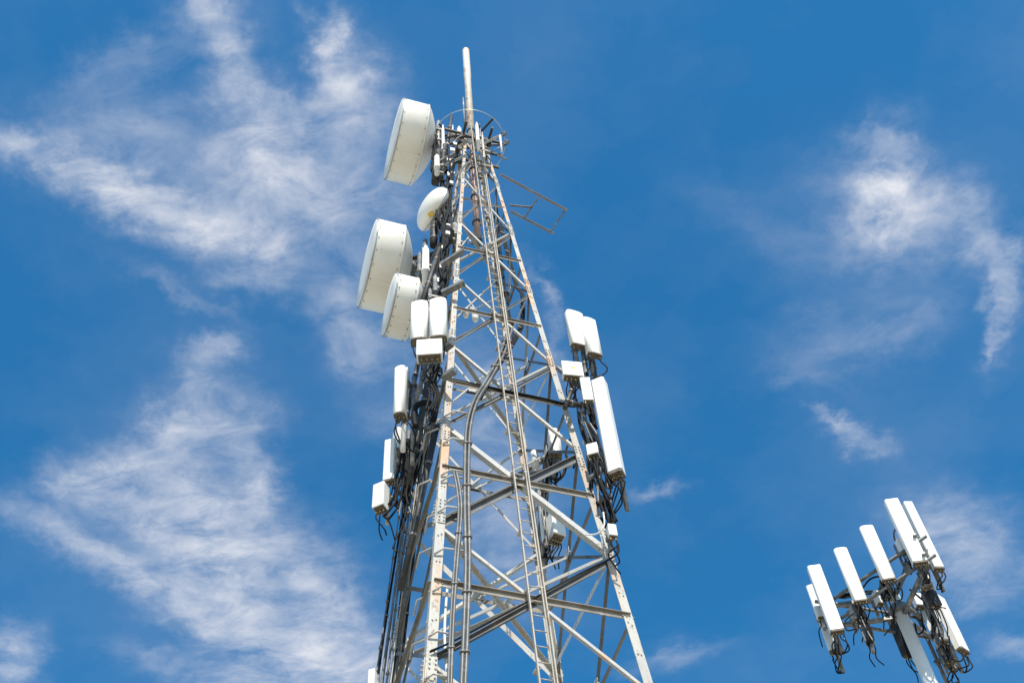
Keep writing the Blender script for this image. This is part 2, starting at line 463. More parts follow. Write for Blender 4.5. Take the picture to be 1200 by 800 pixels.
def cable(label, pts, r=.018, mt='black', name='cable', group=None, ties=True, n=1, spread=.03, cat='cable'):
    """run of n cables following pts; one object per strand under one bundle when n > 1"""
    root = thing(name, pts[-1], label, cat, group)
    for i in range(n):
        off = V((rnd(-1, 1), rnd(-1, 1), 0))*spread*(1 if n > 1 else 0)
        P0 = pts
        if n > 5:
            P0 = [pts[0]]
            for p, q in zip(pts, pts[1:]):
                k = max(1, int((q-p).length/.28))
                P0 += [p.lerp(q, (j+1)/k) for j in range(k)]
            a0 = rnd(0, len(P0)*.35); a1 = len(P0)-rnd(0, len(P0)*.3)
            P0 = [p for j, p in enumerate(P0) if a0 <= j <= a1]
            if len(P0) < 3: P0 = pts
        ph = [rnd(0, 6.3) for _ in range(4)]; fr_ = rnd(.5, 1.1)
        P = []
        for j, p in enumerate(P0):
            wv = V((math.sin(j*fr_+ph[0]), math.sin(j*fr_*.8+ph[1]), 0))*(.55 if n > 5 else .15)
            P.append(p+off*(.45 if n > 5 else 1)+(wv+V((rnd(-1, 1), rnd(-1, 1), rnd(-1, 1)))*.25)*spread*(n > 1))
        MB().path(P, r*rnd(.8, 1.1), 6, 6).build('strand', mt if not isinstance(mt, (list, tuple)) else mt[i % len(mt)], root)
    if ties:
        for p, q in zip(pts, pts[1:]):
            L = (q-p).length; k = int(L/.9)
            for j in range(k):
                c = p.lerp(q, (j+.5)/k); d = (q-p).normalized()
                if n > 5 and rnd(0, 1) < .9:
                    for _ in range(2):
                        w_ = V((rnd(-1, 1), rnd(-1, 1), 0))*spread*.9
                        cc = p.lerp(q, rnd(0, 1))+w_
                        MB().box(cc, a_, b_, Z, rnd(.05, .12), rnd(.03, .06), rnd(.05, .16), .006).build('hanger_clamp', 'bright', root)
                if n < 6: MB().tube(c-d*.02, c+d*.02, r+spread*(1.0 if n > 1 else .25)+.004, n=8).build('cable_clamp', 'tie' if n > 2 else 'steelhw', root)
    return root

# ------------------------------------------------------------------ microwave dishes
ND = V((-math.cos(.37), -math.sin(.37), 0))
def drum(label, cx, cy, Dpx, Y, depth_px, mount_px, g='round microwave dishes on the left side of the tower', lean=0.0):
    C_ = at(cx, cy, Y); s = pxm(C_); R = Dpx*s/2; Lh = depth_px*s*1.02
    ax = (ND+Z*lean).normalized()
    root = thing('microwave_dish', C_-ax*Lh-Z*R, label, 'dish antenna', g)
    MB().lathe(C_, ax, [(.0, R*1.0), (-Lh, R), (-Lh-.02, R*.98)], 72).build('shroud', 'dish', root)
    MB().lathe(C_, ax, [(-.02, R*.985), (.012, R*.99), (.03, R*.965), (.035, R*.6), (.037, 0)], 72).build('cover', 'fabric', root)
    MB().lathe(C_, ax, [(-.015, R+.002), (-.015, R+.014), (.016, R+.014), (.016, R-.03), (-.01, R-.03)], 72).build('rim_band', 'band', root)
    # shallow bowl behind the shroud
    prof = [(-Lh-.02+.03, R*1.008), (-Lh-.03, R*1.008), (-Lh-.035, R*.97)]
    for i in range(1, 9):
        t = i/8; rr = R*(1-.78*t); prof.append((-Lh-.035-R*.34*(1-(rr/R)**2), rr))
    prof.append((prof[-1][0]-.02, 0))
    MB().lathe(C_, ax, prof, 72).build('reflector_back', 'dish', root)
    bk = C_+ax*prof[-1][0]
    a = ax.orthogonal().normalized(); b = ax.cross(a)
    mb = MB()
    for i in range(20):
        t = 2*math.pi*i/20
        for h in (-.05, -Lh+.03):
            p = C_+ax*h+(a*math.cos(t)+b*math.sin(t))*R
            d = (p-(C_+ax*h)).normalized()
            mb.tube(p-d*.005, p+d*.016, .012, n=6)
    mb.build('bolt_heads', 'steelhw', root)
    for t in (.9, 2.5, 4.2, 5.6):                    # joints of the shroud panels
        d = a*math.cos(t)+b*math.sin(t); e = ax.cross(d)
        MB().box(C_-ax*Lh/2+d*(R+.004), ax, e, d, Lh*.94, .05, .006).build('seam_strip', 'dish', root)
    # mount: ring, struts, pipe
    mp = at(mount_px[0], mount_px[1], Y+.05); mp.z = bk.z
    mb = MB()
    mb.lathe(bk, ax, [(.03, R*.28), (-.05, R*.28), (-.05, R*.2), (.03, R*.2)], 24)
    for s_ in (-1, 1):
        for q in (-1, 1):
            mb.tube(bk+Z*R*.25*s_+b_*q*.12, mp+Z*.35*s_, .022)
    mb.tube(bk-ax*.02, mp, .05)
    for s_ in (-1, 1): mb.box(mp+Z*.35*s_, a_, b_, Z, .17, .17, .09)
    mb.build('mounting_bracket', 'galv', root)
    MB().tube(mp-Z*R*1.05, mp+Z*R*.9, .057, n=14).build('mounting_pipe', 'galv', root)
    mb = MB()
    sp = bk+a*R*.6-ax*(-.25)
    MB().path([bk-ax*.05, bk-ax*.2-Z*.2, mp-Z*.6+b_*.05, mp-Z*1.3+a_*.1], .02, 8).build('feed_cable', 'black', root)
    return root
drum('large white drum dish at the very top of the tower, topmost of the dishes', 462, 163, 97, 13.6, 29, (514, 168))
drum('largest white drum dish, in the middle, partly hidden by a smaller drum below it', 431, 308.5, 107, 13.5, 31, (498, 300))
drum('smaller white drum dish in front of the largest one, just above the paired panels', 457, 357, 76, 12.7, 24, (500, 352))
# radome dish
C_ = at(509, 246, 13.2); s_ = pxm(C_); R = 28.5*s_
ax = (V((-math.cos(.62), -math.sin(.62), .14))).normalized()
rd = thing('microwave_dish', C_-Z*R, 'small domed white dish with yellow sticker under the topmost drum', 'dish antenna', 'round microwave dishes on the left side of the tower')
prof = [(R*.52*math.cos(t)+.03, R*math.sin(t)) for t in [math.pi/2*i/10 for i in range(11)]]
MB().lathe(C_, ax, prof+[(-.03, R*1.0)], 48).build('radome', 'dish', rd)
MB().lathe(C_, ax, [(.028, R*1.005), (-.03, R*1.012), (-.05, R*.97)]+[(-.05-R*.42*(1-(q/8)**2), R*q/8*.97) for q in range(7, -1, -1)], 48).build('reflector_back', 'dish', rd)
MB().lathe(C_, ax, [(.0, R*1.003), (.0, R*1.02), (-.03, R*1.02), (-.03, R*1.003)], 48).build('rim_band', 'band', rd)
ea = ax.cross(Z).normalized(); eb = ax.cross(ea)
best = None                                   # sticker low on the front of the dome
for i in range(6, 12):
    for k in range(72):
        t = math.pi/2*i/12; u = 2*math.pi*k/72
        rad = ea*math.cos(u)+eb*math.sin(u)
        P = C_+ax*(R*.52*math.cos(t)+.03)+rad*R*math.sin(t)
        n = (ax*math.cos(t)/(.52)+rad*math.sin(t)).normalized()
        x, y = proj(P)
        if n.dot(CAMP-P) > 0 and (best is None or (x-512)**2+(y-254)**2 < best[0]): best = ((x-512)**2+(y-254)**2, P, n)
_, P, n = best
e = n.cross(Z).normalized()
MB().box(P+n*.004, e, n, n.cross(e), R*.24, .012, R*.2).build('warning_sticker', 'sticker', rd)
bk = C_-ax*(R*.42+.05)
mb = MB(); mp = at(520, 262, 13.5); mp.z = bk.z-.1
mb.tube(bk+ax*.1, bk-ax*.12, R*.3, n=16); mb.tube(bk, mp, .05); mb.box(mp, a_, b_, Z, .2, .2, .3)
mb.build('mounting_bracket', 'dark', rd)
MB().tube(mp-Z*1.0, mp+Z*.75, .055, n=12).build('mounting_pipe', 'galv', rd)

# ------------------------------------------------------------------ antennas on the left of the tower
panel('left panel antenna of the white pair under the smaller drum dish', 492, 357, 401, 20, 11.95, -.02, .2, True, tilt=.0, cables=2, pdx=.0, group='paired panel antennas left', caplen=.03)
panel('right panel antenna of the white pair, beside the cream front leg', 513.5, 354, 398.5, 20, 11.85, -.02, .2, True, tilt=.0, cables=2, group='paired panel antennas left', caplen=.03)
unit_box('wide white radio box hanging right under the white panel pair', 503.5, 402.5, 420, 30, 11.8, .04, .2, legs=4)
panel('white panel antenna with cable loop on the far left of the tower, highest of three', 470, 433, 487, 13, 12.6, -.2, .2, True, tilt=.02, cables=3, pipe=True, pdx=.16, ctarget=at(484, 530, 12.8), pipe_ext=(.0, 1.1))
panel('narrow white panel antenna seen from behind, middle of the three at far left', 458, 517, 566, 13, 13.3, -.15, .13, False, cables=3, pdx=.2, ctarget=at(462, 590, 13.3), pipe_ext=(.1, .2))
panel('greyish slim panel antenna tucked behind the middle one at far left', 467.5, 505, 549, 8, 13.6, -.9, .15, False, cables=2, ctarget=at(475, 590, 13.6))
unit_box('small white antenna box at the lowest far left, dark cables below', 447, 570, 597, 14, 13.1, -.35, .2, legs=3, fins=False, cat='antenna')
unit_box('white cylinder-like radio box at the bottom edge left of the leg', 437, 786, 830, 8, 13.2, -.2, .12, legs=1, fins=False)

# ------------------------------------------------------------------ antennas on the right of the tower
panel('upper left panel antenna of the white pair right of the tower', 672.5, 367, 407, 19, 13.05, .44, .13, True, cables=2, group='paired panel antennas right', ctarget=at(684, 436, 13.1))
panel('right panel antenna of the white pair right of the tower', 689, 375, 417, 16, 13.05, .44, .13, True, cables=2, group='paired panel antennas right', ctarget=at(692, 442, 13.1))
unit_box('white radio box with yellow sticker beside the right hand leg', 669, 427, 443, 24, 12.9, .22, .15, legs=4, sticker=True)
unit_box('slim upright white box between the stickered box and the longest panel', 685, 444, 470, 12, 12.9, .1, .09, legs=1, fins=False)
panel('longest white panel antenna, down the right side of the tower', 701.5, 447.5, 558, 15.2, 13.0, -.36, .2, False, cables=5, caplen=.06, ctarget=at(716, 600, 13.2), pipe_ext=(.1, .6))
unit_box('small white box with looped cables between the right leg and the longest panel', 694, 523, 535, 13, 13.0, -.2, .16, legs=3)
unit_box('little white cabinet low on the right hand leg under the black cables', 716, 616, 629, 10, 12.8, .3, .1, legs=2, fins=False)
panel('white panel antenna behind the right leg with thick looped cables', 648, 506, 534, 14, 14.6, .2, .2, True, cables=5, ctarget=at(652, 566, 14.6))
unit_box('grey and white radio unit hanging behind the ladder, lower middle', 649, 606, 632, 14, 14.9, .5, .3, legs=4)
panel('narrow white antenna low behind the ladder with dark cables', 634, 575, 636, 8, 15.0, .3, .14, False, cables=3, ctarget=at(642, 650, 15.0))
# small white cylinder seen through the lattice
o = MB().lathe(at(628, 548, 14.8), Z, [(0, 0), (0, .07), (drop(at(628, 530, 14.8), 548), .07), (drop(at(628, 530, 14.8), 548)+.05, .03), (drop(at(628, 530, 14.8), 548)+.06, 0)], 14).build('omni_antenna', 'white')
origin(o, at(628, 548, 14.8)); tag(o, 'short white cylinder antenna seen through the lattice right of the ladder', 'antenna')
# two small white insulator like sensors inside the upper bay
for x, y, lb in ((546, 367, 'left small white fixture on a back beam in the upper bay'), (557, 372, 'right small white fixture on a back beam in the upper bay')):
    c = at(x, y, 14.6); o = MB().lathe(c, Z, [(-.14, 0), (-.14, .05), (-.02, .075), (.12, .075), (.17, .04), (.18, 0)], 12).build('sensor_box', 'white'); origin(o, c); tag(o, lb, 'fixture')

# pipe arms that hold the side antennas, and dark vertical pipes left of the tower
def pipe(label, p, q, r, mt='galv', name='support_pipe', caps=True, group='steel support pipes around the tower'):
    root = thing(name, p, label, 'pipe', group)
    MB().tube(p, q, r, n=12).build('tube', mt, root)
    d = (q-p).normalized()
    for f_ in (.25, .7):
        c = p.lerp(q, f_); MB().tube(c-d*.03, c+d*.03, r+.012, n=10).build('clamp', 'steelhw', root)
    return root
pipe('long slanted dark pipe left of the tower above the white panel pair', at(516, 290, 12.9), at(495, 354, 12.3), .055, 'dark')
pipe('grey pipe next to the long slanted dark one above the panels', at(521, 305, 13.2), at(508, 354, 12.4), .04)
pipe('dark vertical pipe end hanging under the small domed dish', at(509, 262, 13.2), at(508, 288, 13.2), .085, 'dark')
pipe('thick dark pipe between the topmost drum and the small domed dish', at(514, 178, 13.5), at(510, 214, 13.5), .1, 'dark')
pipe('thick dark pipe right of the one under the topmost drum', at(521, 170, 13.4), at(517, 212, 13.4), .06, 'dark')
pipe('slim leaning arm at upper left of the tower top', at(529, 137, 13.6), at(521, 190, 13.6), .045, 'dark')
pipe('long grey pipe beside the left panels running down', at(490, 425, 12.9), at(477, 485, 12.9), .045, 'dark')
pipe('galvanised pipe behind the radio box at left', at(499, 425, 12.6), at(488, 470, 12.6), .04)
pipe('horizontal outrigger pipe to the far left panel', at(476, 452, 12.75), at(505, 463, 13.2), .04)
pipe('second outrigger pipe to the far left panel, lower', at(470, 520, 13.1), at(498, 512, 13.2), .04)
pipe('short arm holding the lowest left antenna box', at(449, 590, 13.3), at(487, 565, 13.6), .035)
pipe('arm from the right leg to the panel pair', at(652, 430, 12.8), at(685, 458, 13.2), .04, 'galv')
pipe('second arm from the right leg towards the longest panel', at(663, 470, 12.9), at(690, 478, 13.2), .04, 'dark')
pipe('slanted arm below the stickered box', at(672, 452, 13.0), at(662, 478, 12.9), .04, 'dark')
pipe('arm from the right leg to the bottom of the longest panel', at(690, 560, 13.1), at(715, 548, 13.3), .04)
pipe('vertical steel pipe carrying the right panel pair', at(682, 405, 13.25), at(697, 500, 13.25), .045)
pipe('upright steel pipe beside the one carrying the right panels', at(694, 415, 13.35), at(703, 480, 13.35), .04, 'dark')
pipe('horizontal pipe across the lattice behind the ladder', at(615, 556, 14.9), at(668, 545, 14.4), .045)
pipe('short cross pipe behind the ladder with the white cylinder', at(600, 562, 15.0), at(640, 537, 14.8), .05)
pipe('dark pipe running up beside the domed dish mount', at(528, 225, 13.6), at(520, 300, 13.3), .05, 'dark')
pipe('dark pipe behind the pale upright cylinder', at(503, 300, 13.4), at(490, 345, 13.2), .045, 'dark')
pipe('short dark cross arm at the smaller drum dish', at(484, 345, 12.9), at(520, 332, 13.0), .04, 'dark')
pipe('short dark cross arm at the largest drum dish', at(482, 303, 13.5), at(525, 293, 13.2), .045, 'dark')
pipe('dark arm from the leg to the topmost drum dish, upper', at(503, 158, 13.7), at(545, 160, 13.7), .045, 'dark')
pipe('dark arm from the leg to the topmost drum dish, lower', at(506, 184, 13.6), at(540, 190, 13.6), .045, 'dark')
pipe('tall dark pipe between the far left panels and the leg', at(503, 440, 12.9), at(478, 570, 13.1), .055, 'dark')
pipe('tall grey pipe in front of the far left panels', at(478, 432, 12.75), at(472, 528, 12.75), .045, 'fabric')
pipe('long dark angle post left of the front leg', at(512, 500, 12.9), at(470, 690, 13.2), .05, 'dark')
# coaxial filter units: clamps and cylinders in the clutter at left
def filt(label, x, y0, y1, Y, r, mt='galv'):
    T = at(x, y0, Y); L = drop(T, y1); B = T-Z*L
    root = thing('omni_antenna', B, label, 'antenna', 'small upright antennas at the left and top of the tower')
    MB().lathe(B, Z, [(0, 0), (0, r), (L*.3, r), (L*.3, r*1.25), (L*.36, r*1.25), (L*.36, r), (L*.9, r), (L*.93, r*.6), (L, r*.5), (L, 0)], 14).build('tube', mt, root)
    for f_ in (.12, .5): MB().box(B+Z*L*f_+V((.05, .03, 0)), a_, b_, Z, .2, .08, .06).build('clamp', 'steelhw', root)
    return root
filt('pale upright cylinder right of the largest drum dish', 499, 289, 333, 12.9, .075, 'fabric')
filt('short pale cylinder at the left beside the pale upright one', 492, 296, 330, 13.1, .05)
filt('tall thin white rod antenna at the tower top left', 519, 147, 190, 13.4, .04, 'white')
filt('short white rod antenna behind the ladder top, left', 529, 146, 163, 13.8, .055, 'white')
filt('short white rod antenna nearer the mast at the top', 538, 149, 172, 13.8, .06, 'white')
filt('white rod antenna right of the mast at the ladder top', 558.5, 144, 176, 13.3, .045, 'white')
filt('rusty slim rod right of the ladder top', 565, 155, 200, 13.3, .025, 'leg')
filt('grey cylinder low in the clutter above the white panels', 510, 322, 352, 12.5, .05)
filt('thin grey rod among cables over the white panel pair', 504, 338, 356, 12.3, .035)
filt('pale can shaped unit under the topmost drum dish', 512, 182, 204, 13.2, .065, 'fabric')
filt('dark can left of the leg below the domed dish', 524, 255, 282, 13.0, .12, 'dark')
filt('grey can behind the domed dish pipe', 533, 262, 285, 13.2, .08)
filt('small grey tube beside the cream leg mid left', 508, 372, 440, 12.4, .04, 'galv')

# crown of side arms and dipoles at the top
cr = thing('hoop_rail', V((X0, YC, 34.3)), 'thin round steel hoop on arms circling the tower top', 'hoop')
hc = atz(549, 169, 34.6)
MB().ring(hc, Z, 1.0, .010, 48, 6).build('hoop', 'bright', cr)
for ang, mt in ((2.4, 'dark'), (.75, 'dark'), (-.1, 'dark'), (3.6, 'galv')):
    d = V((math.cos(ang), -math.sin(ang), 0))
    MB().box(hc+d*.5-Z*.05, d, d.cross(Z), Z, 1.0, .05, .05).build('arm', mt, cr)
dp = thing('dipole_antenna', atz(575, 172, 34.1), 'small dipole aerial with two ring tips right of the tower top', 'antenna')
p = at(586, 159, 13.9); q = at(588, 178, 13.9)
MB().tube(p, q, .03, n=10).build('mast_tube', 'white', dp)
for (x0, y0, x1, y1) in ((573, 168, 591, 157), (574, 180, 594, 167)):
    A = at(x0, y0, 13.9); B = at(x1, y1, 13.9)
    MB().tube(A, B, .016).build('boom', 'galv', dp)
    mb = MB(); mb.ring(B, (CAMP-B), .055, .018, 16, 6); mb.tube(B-Z*.08, B+Z*.08, .012); mb.build('ring_tip', 'galv', dp)
# clutter clamps and jumpers at the top: each a short loop of cable
tl = [((517, 165), (531, 160), (545, 170)), ((530, 172), (536, 162), (546, 158)), ((512, 175), (507, 195), (516, 205)), ((560, 165), (566, 185), (572, 176)), ((545, 178), (556, 190), (563, 210)), ((522, 188), (516, 205), (524, 222)), ((566, 178), (575, 190), (570, 215))]
for i, t in enumerate(tl):
    cable('black cable loop number among the mounts'.replace(' number', '')+' at the tower top', [at(x, y, 13.5) for x, y in t], .02, ['black', 'grey'][i % 2], name='cable', group='short cable loops at the tower top', ties=False)
for (x0, y0, x1, y1, Y) in ((520, 195, 547, 182, 13.4), (528, 160, 546, 168, 13.6), (541, 165, 575, 176, 13.6), (560, 172, 585, 160, 13.7), (535, 205, 553, 187, 13.4), (562, 178, 576, 160, 13.9)):
    p = at(x0, y0, Y); q = at(x1, y1, Y); d = (q-p).normalized()
    MB().angle(p, q, d.cross(Z).normalized(), -Z, .05, .008).build('stub_bracket', 'brace', tower)

# folded-out side frame (rest platform) on the right
zf = 29.3
fr = thing('side_frame', atz(603, 242, zf), 'rusty open rectangular frame sticking out to the right of the upper tower', 'frame')
def zt_(pt): return atz(pt[0], pt[1], zf)
for k, (p0, p1, w) in enumerate((((586, 205), (664, 247), .045), ((598, 248), (648, 274), .045))):
    P = zt_(p0); Q = zt_(p1); d = (Q-P).normalized()
    MB().angle(P, Q, d.cross(Z), -Z, w, .01).build('side_rail', 'rusty', fr)
for (p0, p1) in (((661, 246), (644, 272)), ((630, 231), (613, 256)), ((597, 241), (624, 243.5))):
    P = zt_(p0); Q = zt_(p1); d = (Q-P).normalized()
    MB().angle(P, Q, d.cross(Z), -Z, .035, .007).build('cross_bar', 'galv', fr)

# ------------------------------------------------------------------ cables
def legpath(c, z0, z1, da, db, n=8):
    return [corner(c, z0+(z1-z0)*i/n)+a_*da+b_*db for i in range(n+1)]
cg = 'feeder cables running up the tower'
k = 0
for j, (da, db, mt, r) in enumerate(((-.10, .02, 'grey', .022), (-.05, -.09, 'grey', .02), (-.16, .08, 'black', .022), (.06, -.12, 'grey', .018), (-.22, .02, 'grey', .016), (.02, -.06, 'black', .026), (-.12, -.12, 'grey', .018), (.12, -.14, 'black', .024))):
    z1 = [26, 24.5, 27, 23, 20, 29, 24, 30][j]
    P = [p+V((rnd(-1, 1), rnd(-1, 1), 0))*.018 for p in legpath('D', 6, z1, da, db, 14)]
    cable(['outermost grey feeder cable up the far left leg', 'grey feeder cable second from the outside on the far left leg', 'black feeder cable hugging the far left leg', 'thin grey feeder cable inside the far left leg', 'short thin grey feeder cable at the far left edge', 'thick black feeder cable in the far left leg angle', 'thin grey feeder cable on the front of the far left leg', 'longest black feeder cable inside the far left leg'][j], P, r, mt, group=cg)
for x, w in ((0, 0),):
    P = [(598, 385), (588, 415), (572, 445), (557, 470), (549, 500), (547, 540), (547, 600), (548, 660), (546, 730), (543, 800), (541, 860)]
    for q, (dx, mt, lb) in enumerate(((-2.2, 'grey', 'left one of two grey conduits curving down behind the front leg'), (2.4, 'grey', 'right one of two grey conduits curving down behind the front leg'), (.3, 'black', 'black cable between the two curving grey conduits'))):
        cable(lb, [fp(x+dx, y, .13-.06*(q == 2)) for x, y in P], .034 if q < 2 else .02, mt, group=cg)
P = [(533, 552), (537, 572), (539, 600), (535, 650), (530, 720), (527, 800), (525, 860)]
for q, dx in enumerate((-1.6, 1.8)):
    cable(['left', 'right'][q]+' thin conduit of the pair next to the front leg, lower part', [fp(x+dx, y, .10) for x, y in P], .022, 'grey', group=cg)
cable('pale single cable beside the thin conduits at the bottom', [fp(x, y, -.12) for x, y in ((524, 690), (521, 740), (524, 800), (524, 850))], .018, 'fabric', group=cg)
# black cables down from upper right inside to the conduits
P = [(586, 262), (604, 330), (612, 345), (612, 375), (606, 392), (590, 418), (574, 443), (562, 466)]
for q in range(3):
    cable(['upper', 'middle', 'lower'][q]+' black cable sweeping from the right leg across to the conduits', [at(x+q*1.6-1.5, y+q*.8, 14.6-i*.2) for i, (x, y) in enumerate(P)], .02, 'black', group=cg)
# cable on the diagonal to the right leg
P = [(505, 762), (532, 750), (560, 735), (605, 711), (650, 687), (690, 666), (715, 654), (724, 647), (724, 638)]
cable('bundle of black cables lashed along the diagonal towards the right leg', [fp(x, y, .06) for x, y in P], .013, 'black', name='cable_bundle', group=None, n=3, spread=.02)
# horizontal black lashing on the third beam
P = [(515, 440), (530, 444), (560, 451), (600, 460), (640, 468), (672, 475), (690, 470)]
cable('black cables along the dark horizontal beam at mid height', [fp(x, y, .02) for x, y in P], .018, 'black', name='cable_bundle', n=4, spread=.035)
# bundle down the right side, outside leg B
P = [(684, 470), (690, 500), (698, 530), (704, 560), (710, 590), (716, 616)]
cable('thick tangle of black cables between the right leg and the longest panel', [at(x, y, 13.1) for x, y in P], .019, ['black', 'black', 'grey'], name='cable_bundle', n=14, spread=.13)
P = [(672, 440), (680, 480), (688, 520), (694, 560), (702, 600), (712, 640)]
cable('black cables running inside along the right leg', [at(x, y, 13.3) for x, y in P], .018, ['black', 'grey'], name='cable_bundle', n=6, spread=.07)
cable('flared black cable ends below the longest panel', [at(706, 585, 13.2), at(712, 600, 13.2), at(720, 614, 13.2)], .02, 'black', name='cable_bundle', n=10, spread=.12, ties=False)
cable('thin pale cable sagging left from the right leg', [at(707, 600, 12.9), at(708, 615, 12.9), at(700, 625, 12.95), at(686, 626, 13)], .016, 'fabric', group=cg)
# left clutter
P = [(497, 440), (494, 470), (490, 500), (486, 530), (482, 560), (476, 600), (468, 640)]
cable('dense black cable tangle left of the front leg', [at(x, y, 13.2) for x, y in P], .02, ['black', 'black', 'grey'], name='cable_bundle', n=16, spread=.14)
P = [(512, 425), (505, 445), (510, 460), (503, 480)]
cable('knot of black cables under the wide radio box', [at(x, y, 12.0) for x, y in P], .018, 'black', name='cable_bundle', n=6, spread=.09, ties=False)
P = [(487, 500), (485, 484), (490, 474), (502, 472), (510, 478), (508, 492)]
cable('thick black cable arching beside the front leg', [at(x, y, 12.4) for x, y in P], .055, 'black', group=None, ties=False)
P = [(530, 165), (528, 200), (524, 240), (521, 280), (516, 320), (512, 360), (508, 400)]
cable('dark cables down the left side of the upper tower', [at(x, y, 13.2-.15*i) for i, (x, y) in enumerate(P)], .022, 'black', name='cable_bundle', n=12, spread=.09)
P = [(513, 150), (511, 175), (508, 195), (512, 215)]
cable('dark cables behind the topmost drum dish', [at(x, y, 13.7) for x, y in P], .03, 'black', name='cable_bundle', n=6, spread=.09, ties=False)
P = [(640, 520), (642, 545), (650, 562), (660, 556), (664, 540)]
cable('looped black cable seen through the bay behind the right leg', [at(x, y, 14.4) for x, y in P], .03, 'black', ties=False)
P = [(668, 515), (663, 530), (668, 540), (676, 530), (672, 548)]
cable('second looped black cable close to the right leg', [at(x, y, 14.2) for x, y in P], .024, 'black', ties=False)
P = [(655, 500), (645, 540), (638, 580), (641, 620), (640, 645)]
cable('dark cable bundle descending behind the ladder', [at(x, y, 14.9) for x, y in P], .02, ['black', 'grey'], name='cable_bundle', n=6, spread=.1)
P = [(582, 240), (587, 300), (596, 360), (602, 400)]
cable('grey cables down the inside of the back leg', [at(x-1, y, 14.2) for x, y in P], .016, ['grey', 'black'], name='cable_bundle', n=4, spread=.06)
P = [(520, 225), (516, 250), (521, 275), (512, 300), (516, 330), (508, 352)]
cable('tangle of dark cables below the small domed dish', [at(x, y, 13.0) for x, y in P], .026, 'black', name='cable_bundle', n=14, spread=.16, ties=False)
P = [(509, 160), (514, 185), (520, 205), (522, 225)]
cable('tangle of dark cables beside the topmost drum dish', [at(x, y, 13.5) for x, y in P], .026, 'black', name='cable_bundle', n=10, spread=.15, ties=False)
P = [(686, 425), (684, 450), (690, 478), (696, 500)]
cable('black cables dropping from the right panel pair', [at(x, y, 13.2) for x, y in P], .02, 'black', name='cable_bundle', n=8, spread=.08)
P = [(476, 500), (474, 530), (470, 560), (462, 590), (452, 605)]
cable('black cables beside the far left antennas', [at(x, y, 13.1) for x, y in P], .02, 'black', name='cable_bundle', n=9, spread=.09)
# bent rod brackets carrying the conduits (parts of the tower)
for y0, xa, xb in ((484, 521, 550), (516, 519, 548), (553, 517, 552), (560, 517, 548), (596, 513, 550), (645, 509, 548), (689, 507, 530), (742, 502, 528), (792, 497, 526)):
    p = fp(xa, y0+4, .02); q = fp(xa+11, y0-3, .08); r3 = fp(xb, y0+1, .09)
    MB().path([p, q, r3], .017, 6, 1).build('cable_bracket', 'brace', tower)
for y0, xa in ((505, 505), (565, 497), (603, 508), (645, 498), (700, 495), (752, 490)):
    p = at(xa+8, y0-3, 12.5); q = at(xa-6, y0+3, 12.7); r3 = at(xa-10, y0+20, 12.7)
    MB().path([p, q, r3], .017, 6, 1).build('cable_bracket', 'brace', tower)

# ------------------------------------------------------------------ the monopole at the right
PY = 18.5
pt = at(1047, 699, PY)
mono = thing('monopole', V((pt.x, pt.y, 0)), 'smooth tapered grey-white pole with a triangular head frame full of antennas, at lower right', 'pole')
MB().lathe(V((pt.x, pt.y, 0)), Z, [(0, 0), (0, .25), (pt.z-6, .138), (pt.z-.12, .122), (pt.z, .122), (pt.z, 0)], 36).build('shaft', 'pole', mono)
mb = MB()
mb.lathe(V((pt.x, pt.y, 0)), Z, [(pt.z-.5, .155), (pt.z-.5, .19), (pt.z-.32, .19), (pt.z-.32, .155)], 24)
mb.build('collar', 'galv', mono)
MB().lathe(V((pt.x, pt.y, 0)), Z, [(0, 0), (0, .6), (.3, .6), (.3, 0)], 24).build('footing', 'concrete', mono)
ctr = V((pt.x, pt.y, pt.z-.15))
VL = ctr+V((-1.3, .05, 0)); VT = ctr+V((.35, -1.3, 0)); VR = ctr+V((.75, .75, 0))
for dz in (.12, -.42):
    for v in (VL, VT, VR):
        d = (v-ctr).normalized()
        MB().box(ctr+d*(.08+(v-ctr).length/2)+Z*dz, d, d.cross(Z), Z, (v-ctr).length, .075, .075).build('radial_arm', 'galv', mono)
    for u, v in ((VL, VT), (VT, VR), (VR, VL)):
        d = (v-u).normalized()
        MB().tube(u-d*.25+Z*(dz+.08), v+d*.25+Z*(dz+.08), .036).build('face_rail', 'galv', mono)
g = 'panel antennas on the pole head'
PP = [
 ('flat white panel antenna at the far left of the pole head', 953.5, 664, 741, 14.5, 18.25, -.05, False, 4),
 ('white panel antenna second from the left on the pole head', 984.5, 643, 705, 14.5, 17.9, -.03, True, 4),
 ('white panel antenna third from the left on the pole head', 1015, 617, 680, 15, 17.5, -.05, True, 4),
 ('longest white panel antenna on the pole head, standing highest', 1044, 586.5, 661, 15, 17.1, -.05, False, 5),
 ('narrow white panel antenna right of the highest one', 1063, 589.5, 668, 10, 17.3, .15, False, 3),
]
for lb, xt, yt, yb, w, Y, be, rd_, nc in PP:
    panel(lb, xt, yt, yb, w*1.08, Y, be, .09 if rd_ else .13, rd_, cables=nc, group=g, pipe_ext=(-.5, .35))
panel('shadowed slim panel antenna behind the far left one, lower', 951, 686, 764, 12, 18.9, -.35, .13, False, cables=3, group=g)
panel('white panel antenna at the lower right of the pole head', 1099, 700, 764, 12, 19.0, .75, .14, False, cables=3, group=g)
unit_box('long panel antenna darkened as in shade, close behind the pole, on its left', 1041, 716, 768, 6, 19.0, -.9, .12, mtl='dark', group='radio units on the pole head', legs=3, fins=False)  # panel turned from the sun, its shade put into the dark casing
panel('shaded panel antenna right of the pole hung with radio units', 1080, 705, 783, 10, 19.1, 1.0, .13, False, cables=3, group=g)
def at2(x, y, Y): return at(x, y, Y)
